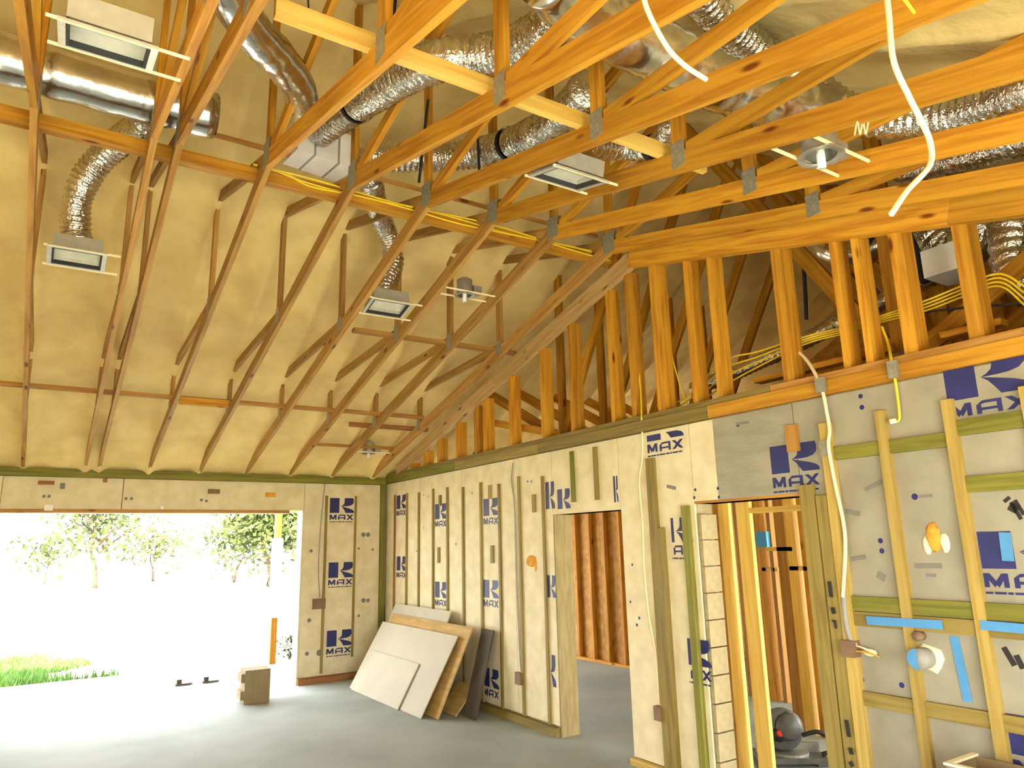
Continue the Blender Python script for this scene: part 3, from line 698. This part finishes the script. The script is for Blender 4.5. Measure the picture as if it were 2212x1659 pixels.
pc = MB().box((-.015, -.03, -.05), (.015, .03, .06), Matrix.Translation(WR(1930, 800, -.05))).build('cable_clip', 'plate'); tag(pc, 'grey clip holding the yellow cable on the plate', 'clip')
e = WR(1936, 908, -.03); o = MB().tube([e, e+Vector((-.02, .03, -.005))], .016, 8).build('cable_end', 'flake'); tag(o, 'pale stripped end of the yellow cable', 'cable end')
cable('white_cable', [WR(1705, 745, .16), WR(1740, 775, .08), WR(1765, 815, -.02), WR(1778, 850, -.05), WR(1786, 890, -.05), WR(1792, 930, -.06), WR(1790, 965, -.07), WR(1803, 1040, -.06), WR(1822, 1130, -.06), WR(1826, 1190, -.06), WR(1821, 1290, -.06)], .012, 'cable_white', 'white cable running down the wall right of the second doorway')
for px, py, l in [(1773, 832, 'grey clip holding the white cable on the plate'), (1782, 968, 'grey clip holding the white cable on the strip')]:
    o = MB().box((-.012, -.035, -.05), (.012, .035, .05), Matrix.Translation(WR(px, py, -.055))).build('cable_clip', 'plate'); tag(o, l, 'clip')
cable('grey_conduit', [WR(1822, 1275, -.05), WR(1826, 1330, -.05), WR(1835, 1375, -.045), WR(1850, 1395, -.03)], .018, 'cable_grey', 'grey conduit at the lower end of the white cable')
cable('thin_cable', [WR(1386, 905, -.02), WR(1388, 985, -.012), WR(1381, 1040, -.01), WR(1388, 1130, -.01), WR(1392, 1230, -.01), WR(1402, 1330, -.01), WR(1418, 1420, -.01), WR(1424, 1520, -.01)], .008, 'cable_white', 'thin pale cable hanging down the wall between the doorways')
cable('yellow_cable', [WR(1378, 780, .1), WR(1384, 850, .06), WR(1386, 905, -.02)], .008, 'cable_yellow', 'yellow cable meeting the thin pale cable at the plate')
o = MB().box((-.05, -.04, -.055), (0, .04, .055), Matrix.Translation(WR(1429, 1540, 0))).build('outlet_box', 'box_brown'); tag(o, 'dark outlet box at the foot of the thin pale cable', 'electrical box')
cable('thin_cable', [WR(1108, 1000, -.02), WR(1105, 1040, -.01), WR(1112, 1100, -.01), WR(1116, 1250, -.01), WR(1122, 1400, -.01), WR(1126, 1450, -.01)], .007, 'cable_grey', 'thin grey cable down the bright wall left of the first doorway')
o = MB().box((-.05, -.05, -.06), (0, .05, .06), Matrix.Translation(WR(1126, 1465, 0))).build('outlet_box', 'box_brown'); tag(o, 'dark outlet box low on the bright wall by the first doorway', 'electrical box')
cable('thin_cable', [(WB(702, 1045, -.02)), WB(697, 1090, -.02), WB(692, 1150, -.02), WB(688, 1230, -.015), WB(691, 1290, -.012)], .007, 'cable_grey', 'dark cable down the wall beside the wide opening')
o = MB().box((-.09, -.045, -.07), (.09, 0, .07), Matrix.Translation(WB(688, 1304, 0))).build('outlet_box', 'box_brown'); tag(o, 'dark double box on the wall beside the wide opening', 'electrical box')

# ------------------------------------------------------------------ attic clutter beyond the gable
flex('attic_duct', [WR(1500, 840, .9), WR(1600, 800, .9), WR(1740, 735, .9), WR(1900, 655, .9), WR(2010, 600, .9)], .07, 'low foil-edged duct running behind the gable studs', 'foil', .06, .05)
flex('attic_duct', [WR(1740, 500, 1.3), WR(1790, 530, 1.2), WR(1850, 545, 1.2), WR(1910, 520, 1.3)], .13, 'sagging foil duct behind the paired gable studs', 'foil_smooth', .12, .015)
flex('attic_duct', [WR(1960, 430, 1.0), WR(2010, 500, 1.0), WR(2060, 540, 1.0), WR(2120, 500, 1.0), WR(2150, 430, 1.0)], .17, 'large shiny foil duct behind the right-hand gable studs', 'foil', .07, .05)
flex('attic_duct', [WR(2190, 440, .7), WR(2185, 520, .7), WR(2200, 590, .7), WR(2260, 640, .7)], .13, 'bright foil duct at the right edge behind the gable', 'foil', .07, .05)
for i, (pts, r, l) in enumerate([([(1735, 555), (1740, 640), (1742, 690)], .016, 'black strap hanging behind the middle gable studs'), ([(1895, 490), (1850, 560)], .035, 'thick black strap slanting left beneath the attic duct'), ([(1950, 485), (1985, 560), (2000, 610)], .035, 'thick black strap slanting right beneath the attic duct'), ([(1690, 665), (1720, 720)], .014, 'short black strap over the low attic duct'), ([(1708, 600), (1705, 680)], .01, 'thin black strap left of the middle gable studs')]):
    o = MB().tube([WR(x, y, .75) for x, y in pts], r, 6).build('hanging_strap', 'strap'); tag(o, l, 'strap', 'black straps in the attic')
o = MB().box((-.16, -.12, -.10), (.16, .12, .10), Matrix.Translation(WR(2055, 570, .8))).build('duct_collar', 'duct_white'); tag(o, 'pale box under the large shiny attic duct', 'duct box')
for px, py, X, lx, l in [(1840, 780, .3, .6, 'orange offcut lying behind the paired gable studs'), (2100, 700, .3, .35, 'orange offcut lying behind the right gable stud'), (1700, 860, .3, .5, 'orange offcut lying low behind the middle gable studs')]:
    p = WR(px, py, X); o = block('lumber_offcut', (X-.05, p.y-lx/2, ZP+.115), (X+.05, p.y+lx/2, ZP+.155), 'pine'); tag(o, l, 'board')

# ------------------------------------------------------------------ right-hand wall fittings, tape, damage
def tape(px0, py0, px1, py1, w, label, X=-.031):
    a, b = WR(px0, py0, X), WR(px1, py1, X); o = board('tape_strip', a, b, .002, w, 'tape_blue', up=(b-a).cross(Vector((1, 0, 0)))); tag(o, label, 'tape', 'blue tape strips on the right wall')
tape(1872, 1340, 2036, 1350, .05, 'level blue tape strip left of the second tall strip, under the double blocks', -.044)
tape(2118, 1350, 2230, 1360, .05, 'level blue tape strip at the right edge under the double blocks', -.044)
tape(2061, 1375, 2091, 1516, .05, 'upright blue tape strip hanging beside the pipe stub', -.004)
tape(2170, 1150, 2178, 1212, .06, 'short blue tape strip stuck over the printed logo', -.006)
def blob(c, r, n, m, name, parent, sq=(.35, 1, 1), seed=0):
    b = MB(); rs = random.Random(seed); c = Vector(c); K = 10
    prof = []
    for i in range(7):
        th = math.pi*i/6
        for k in range(K):
            ph = 2*math.pi*k/K; rr = r*(1+.28*noise.noise((math.cos(ph)*1.7+seed, math.sin(ph)*1.7, math.cos(th)*2)))
            b.v.append(tuple(c+Vector((rr*math.cos(th)*sq[0], rr*math.sin(th)*math.cos(ph)*sq[1], rr*math.sin(th)*math.sin(ph)*sq[2]))))
    for i in range(6):
        for k in range(K):
            a = i*K+k; bb_ = i*K+(k+1) % K; b.f.append((a, bb_, bb_+K, a+K))
    return b.build(name, m, parent, True)
p = WR(2018, 1165, 0); t = empty('foam_patch', p, 'torn hole in the foil board filled with orange foam', 'foam patch')
blob(p+Vector((0, .0, .01)), .075, 8, 'foam_orange', 'foam_fill', t, (.25, .6, 1.2), 1); blob(p+Vector((0, .045, -.03)), .05, 8, 'flake', 'torn_flake', t, (.3, .5, 1.2), 2); blob(p+Vector((0, -.06, -.02)), .05, 8, 'flake', 'torn_flake', t, (.3, .6, 1.2), 3)
p = WR(1148, 1212, 0); t = empty('foam_patch', p, 'ragged orange patch on the bright wall by the first doorway', 'foam patch'); blob(p, .09, 8, 'foam_orange', 'foam_fill', t, (.2, 1.1, .7), 4); blob(p+Vector((0, -.08, -.04)), .05, 8, 'foam_orange', 'foam_drip', t, (.2, .5, 1.3), 5)
p = WR(2003, 1420, 0); t = empty('pipe_stub', p, 'grey pipe stub with blue tape poking out of ragged foam', 'pipe')
MB().tube([p+Vector((.02, 0, 0)), p+Vector((-.107, .0, 0))], .058, 18).build('pipe', 'cable_grey', t, True); MB().prism([(.058*math.cos(R(90+12*k)), .058*math.sin(R(90+12*k))) for k in range(16)], p+Vector((-.108, 0, 0)), (0, -1, 0), (0, 0, 1), -.004, (1, 0, 0)).build('tape_cap', 'tape_blue', t)
blob(p+Vector((0, -.02, .0)), .085, 8, 'flake', 'foam_fill', t, (.2, 1, 1), 6)
p = WR(1991, 1373, 0); o = MB().tube([p+Vector((.01, 0, 0)), p+Vector((-.06, 0, 0))], .028, 12).build('pipe_end', 'box_brown', None, True); tag(o, 'small dark pipe end above the taped pipe stub', 'pipe')
p = WR(1842, 1400, -.02); t = empty('junction_box', p, 'brown junction box with loose wires below the grey conduit', 'electrical box')
MB().box((-.06, -.04, -.05), (.02, .045, .05), Matrix.Translation(p)).build('box', 'box_brown', t); cable('wire', [p+Vector((-.02, -.04, .02)), p+Vector((-.03, -.10, .01)), p+Vector((-.02, -.16, -.02))], .006, 'flake', None, parent=t); cable('wire', [p+Vector((-.03, -.04, -.01)), p+Vector((-.04, -.12, -.01)), p+Vector((-.03, -.19, -.03))], .006, 'foam_orange', None, parent=t); blob(p+Vector((.0, -.11, -.015)), .04, 8, 'flake', 'foam_fill', t, (.4, 1.3, .6), 8)
# pale open carton in the right foreground
p = WR(2165, 1662, -.25); t = empty('open_carton', (p.x, p.y, 0), 'pale open carton at the bottom right corner by the wall', 'carton')
b = MB(); zt = p.z
for lo, hi in [((-.14, -.2, 0), (-.13, .2, zt)), ((.13, -.2, 0), (.14, .2, zt)), ((-.13, -.2, 0), (.13, -.19, zt)), ((-.13, .19, 0), (.13, .2, zt)), ((-.13, -.19, 0), (.13, .19, .01))]: b.box(lo, hi, Matrix.Translation((p.x, p.y, 0)))
b.build('carton_body', 'carton', t)
MB().box((-.15, -.21, zt), (-.12, .21, zt+.012), Matrix.Translation((p.x, p.y, 0))).build('rim', 'flake', t); MB().box((-.12, .18, zt), (.15, .21, zt+.012), Matrix.Translation((p.x, p.y, 0))).build('rim', 'flake', t)

# ------------------------------------------------------------------ sheets leaning in the corner, carton, litter
def lean(name, y0, y1, xb, xt, zt, th, m, label, cat='panel', yt=0., z0=0.):
    """sheet standing on the floor at X=xb and leaning to X=xt at height zt"""
    d = Vector((xt-xb, 0, zt-z0)); L_ = d.length; d.normalize(); nrm = Vector((d.z, 0, -d.x))
    o = MB(); e = nrm*th
    B0 = [Vector((xb, y0, z0)), Vector((xb, y1, z0)), Vector((xt, y1+yt, zt)), Vector((xt, y0+yt, zt))]
    o.v = [tuple(q) for q in B0]+[tuple(q+e) for q in B0]
    o.f = [(0, 1, 2, 3), (7, 6, 5, 4), (0, 4, 5, 1), (1, 5, 6, 2), (2, 6, 7, 3), (3, 7, 4, 0)]
    # lift so the lowest corner touches the floor
    mz = min(v[2] for v in o.v); o.v = [(v[0], v[1], v[2]-mz+z0) for v in o.v]
    r = o.build(name, m); tag(r, label, cat, 'sheets leaning in the corner'); return r
lean('drywall_sheet', -.66, -2.86, -.765, -.30, .815, .013, 'drywall', 'large pale drywall sheet leaning in front of the stack in the corner')
lean('drywall_sheet', -.80, -2.30, -.792, -.522, .47, .013, 'drywall', 'small drywall offcut leaning on the face of the large sheet')
lean('plywood_sheet', -.75, -3.02, -.64, -.19, .915, .018, 'plywood', 'orange plywood sheet leaning just behind the large drywall sheet')
lean('plywood_sheet', -.60, -2.30, -.53, -.09, 1.04, .016, 'drywall', 'tallest grey-beige sheet at the back of the leaning stack')
lean('dark_sheet', -3.04, -3.30, -.33, -.08, .90, .02, 'dark_panel', 'narrow dark sheet leaning against the wall right of the stack')
lean('plywood_offcut', -2.62, -3.02, -.42, -.16, .28, .016, 'plywood', 'small plywood offcut propped low at the right end of the stack')
# carton near the opening
t = empty('cardboard_carton', (-2.01, -.68, 0), 'closed brown cardboard carton standing on the slab near the opening', 'carton')
Mx = Matrix.Translation((-2.01, -.68, 0)) @ Matrix.Rotation(R(-3), 4, 'Z')
cb = MB().box((-.15, -.17, 0), (.15, .17, .385), Mx).build('carton_body', 'carton', t)
for y0, y1 in ((-.17, -.003), (.003, .17)): MB().box((-.15, y0, .385), (.15, y1, .39), Mx).build('flap', 'carton', t)
MB().box((-.03, -.1715, 0), (.03, -.17, .39), Mx).build('packing_tape', 'carton', cb)
MB().box((-.19, -.14, .25), (-.15, .12, .35), Mx).build('side_flap', 'carton', t); MB().box((-.19, -.14, .05), (-.15, .12, .15), Mx).build('side_flap', 'carton', t)
for px, py, l in [(398, 1478, 'dark scrap of litter on the slab left of the other scrap'), (456, 1472, 'small dark scrap of litter nearer the carton')]:
    p = FL(px, py); o = MB().box((-.12, -.05, 0), (.10, .05, .015), Matrix.Translation(p)).box((-.1, -.03, .015), (-.04, .03, .07), Matrix.Translation(p)).build('litter_scrap', 'dark_panel'); tag(o, l, 'scrap', 'litter on the slab')

# ------------------------------------------------------------------ saw beyond the second doorway
c = Vector((1.02, -6.24, 0)); t = empty('chop_saw', c, 'dark grey chop saw with a red button on the floor inside the second doorway', 'saw')
Mx = Matrix.Translation(c) @ Matrix.Rotation(R(-36), 4, 'Z')
MB().box((-.27, -.16, .04), (.27, .16, .085), Mx).box((-.29, -.10, .0), (-.2, .10, .04), Mx).box((.2, -.10, .0), (.29, .10, .04), Mx).build('base', 'tool_grey', t)
MB().lathe([(.001, .085), (.16, .085), (.16, .105), (.001, .105)], 24, Mx).build('turntable', 'tool_metal', t)
MB().box((-.26, .02, .085), (.26, .045, .16), Mx).build('fence', 'tool_metal', t)
My = Mx @ Matrix.Translation((-.04, 0, .27)) @ Matrix.Rotation(R(90), 4, 'X')
MB().lathe([(.001, -.03), (.155, -.03), (.17, -.01), (.17, .02), (.15, .045), (.001, .05)], 26, My).build('blade_guard', 'tool_grey', t, True)
MB().lathe([(.001, -.003), (.15, -.003), (.15, .003), (.001, .003)], 26, My @ Matrix.Translation((.035, 0, 0))).build('blade', 'tool_metal', t)
MB().lathe([(.001, .04), (.11, .04), (.105, .09), (.08, .12), (.001, .125)], 18, My @ Matrix.Translation((.04, .03, 0))).build('motor', 'tool_grey', t, True)
MB().lathe([(.001, .12), (.055, .12), (.05, .15), (.001, .155)], 18, My @ Matrix.Translation((-.05, -.03, -.06))).build('gear_cover', 'rubber', t, True)
MB().lathe([(.026, .15), (.024, .172), (.001, .175)], 14, My @ Matrix.Translation((-.045, -.01, -.06))).build('button', 'red', [k for k in t.children if k.name.startswith('motor')][0], True)
MB().tube([Mx @ Vector(q) for q in [(.02, .06, .12), (.02, .10, .22), (.02, .04, .33), (.0, -.06, .40)]], .028, 10).build('arm', 'tool_grey', t, True)
MB().tube([Mx @ Vector(q) for q in spline([Vector(q) for q in [(.10, -.08, .24), (.22, -.10, .27), (.31, -.10, .22), (.33, -.10, .13), (.24, -.10, .10)]], 6)], .018, 8).build('handle', 'rubber', t, True)
cable('power_cord', [Mx @ Vector(q) for q in [(.26, .1, .06), (.36, .05, .015), (.42, -.1, .012), (.3, -.28, .012), (.1, -.3, .012)]], .008, 'cable_black', 'black power cord curling beside the chop saw', 'cord')
p = bx_; o = MB().box((-.03, -.075, -.09), (.03, .075, .09), Matrix.Translation(p)).build('outlet_box', 'blue_plastic'); tag(o, 'bright blue outlet box on a stud seen through the second doorway', 'electrical box')
o = MB().box((4.4, -4.3, 0), (4.8, -3.9, .32)).build('storage_bin', 'dark_panel'); tag(o, 'dark bin with a pale lid deep inside the second doorway', 'bin'); MB().box((4.37, -4.33, .32), (4.83, -3.87, .36)).build('lid', 'board_foil', o)

# ------------------------------------------------------------------ outside
ps = FL(587, 1432); t = empty('porch_post', (ps.x, ps.y, -.012), 'timber porch post with a white wrapped middle outside the opening', 'post')
block('lower_post', (ps.x-.05, ps.y-.05, -.012), (ps.x+.05, ps.y+.05, .72), 'pine', t); block('wrap', (ps.x-.075, ps.y-.075, .72), (ps.x+.075, ps.y+.075, 2.02), 'white_wrap', t); block('upper_post', (ps.x-.05, ps.y-.05, 2.02), (ps.x+.05, ps.y+.05, 2.46), 'pine', t)
o = block('porch_beam', (ps.x-.12, ps.y-.07, 2.46), (ps.x+2.5, ps.y+.07, 2.98), 'pine_pale'); tag(o, 'pale timber beam over the porch post', 'beam')
g = MB(); rg = random.Random(3)
for i in range(12000):
    x = rg.uniform(-9, -3.2); y = rg.uniform(2.8, 6.2)
    if x > -3.9+.4*math.sin(y*3) and y > 3: continue
    h = rg.uniform(.06, .2); a = rg.uniform(0, 6.28); dx, dy = math.cos(a)*.02, math.sin(a)*.02; n = len(g.v)
    g.v += [(x-dx, y-dy, -.06), (x+dx, y+dy, -.06), (x+rg.uniform(-.06, .06), y+rg.uniform(-.06, .06), h-.06)]; g.f.append((n, n+1, n+2))
tag(g.build('grass', 'grass'), 'strip of green grass beyond the slab at the left', 'grass', kind='stuff')
def tree(x, y, h, r, n, label, seed):
    rg = random.Random(seed); t = empty('tree', (x, y, -.06), label, 'tree', 'trees beyond the sunlit ground')
    tr = MB(); lx = rg.uniform(-.12, .12)*h; tr.tube(spline([(x, y, -.06), (x+lx*.3, y, h*.18), (x+lx, y, h*.36), (x+lx*.6, y+.1, h*.75)], 4), [h*.024*(1-.06*k) for k in range(13)], 7)
    for k in range(6):
        a = rg.uniform(0, 6.28); z = h*rg.uniform(.3, .6); tr.tube([(x, y, z), (x+math.cos(a)*r*.6, y+math.sin(a)*r*.6, z+h*.2)], [h*.014, h*.006], 6)
    tr.build('trunk', 'bark', t, True)
    lf = MB()
    for i in range(n):
        c = Vector((rg.gauss(0, .42), rg.gauss(0, .42), rg.gauss(0, .40)))*r; c = Vector((x, y, h*.62))+Vector((c.x, c.y, c.z*h*.45/r))
        a = Vector((rg.gauss(0, 1), rg.gauss(0, 1), rg.gauss(0, 1))).normalized(); b_ = a.orthogonal().normalized(); s = rg.uniform(.10, .26); n_ = len(lf.v)
        lf.v += [tuple(c-a*s), tuple(c+b_*s*.6), tuple(c+a*s), tuple(c-b_*s*.6)]; lf.f.append((n_, n_+1, n_+2, n_+3))
    tag(lf.build('foliage', 'leaf', t), kind='stuff')
def ground_at(px, py): return FL(px, py, -.06)
for px, py, h, r, n, l, s in [(585, 1268, 6.2, 2.7, 3600, 'fullest green tree outside, behind the porch post', 1), (505, 1258, 4.2, 2.0, 600, 'small thin tree outside left of the fullest one', 2), (205, 1271, 6.0, 2.6, 800, 'tall sparse pale tree outside at the left of the opening', 3), (330, 1256, 4.0, 3.0, 420, 'low sparse shrub-like tree outside at the middle of the opening', 4), (95, 1262, 3.2, 2.0, 260, 'lowest sparse tree outside near the left edge', 5)]:
    p = ground_at(px, py); tree(p.x, p.y, h, r, n, l, s)
p = ground_at(628, 1440)
g = MB(); rg = random.Random(5)
for i in range(160):
    a = rg.uniform(0, 6.28); c = Vector((p.x+.15+rg.gauss(0, .1), p.y+.55+rg.gauss(0, .1), -.06+rg.uniform(.05, .4))); d = Vector((math.cos(a), math.sin(a), .7))*.07; e = Vector((-math.sin(a), math.cos(a), 0))*.025; n = len(g.v)
    g.v += [tuple(c-e), tuple(c+d), tuple(c+e)]; g.f.append((n, n+1, n+2))
o = g.build('weed_clump', 'leaf'); tag(o, 'small yellow-green weed clump by the opening edge', 'plant', kind='stuff')
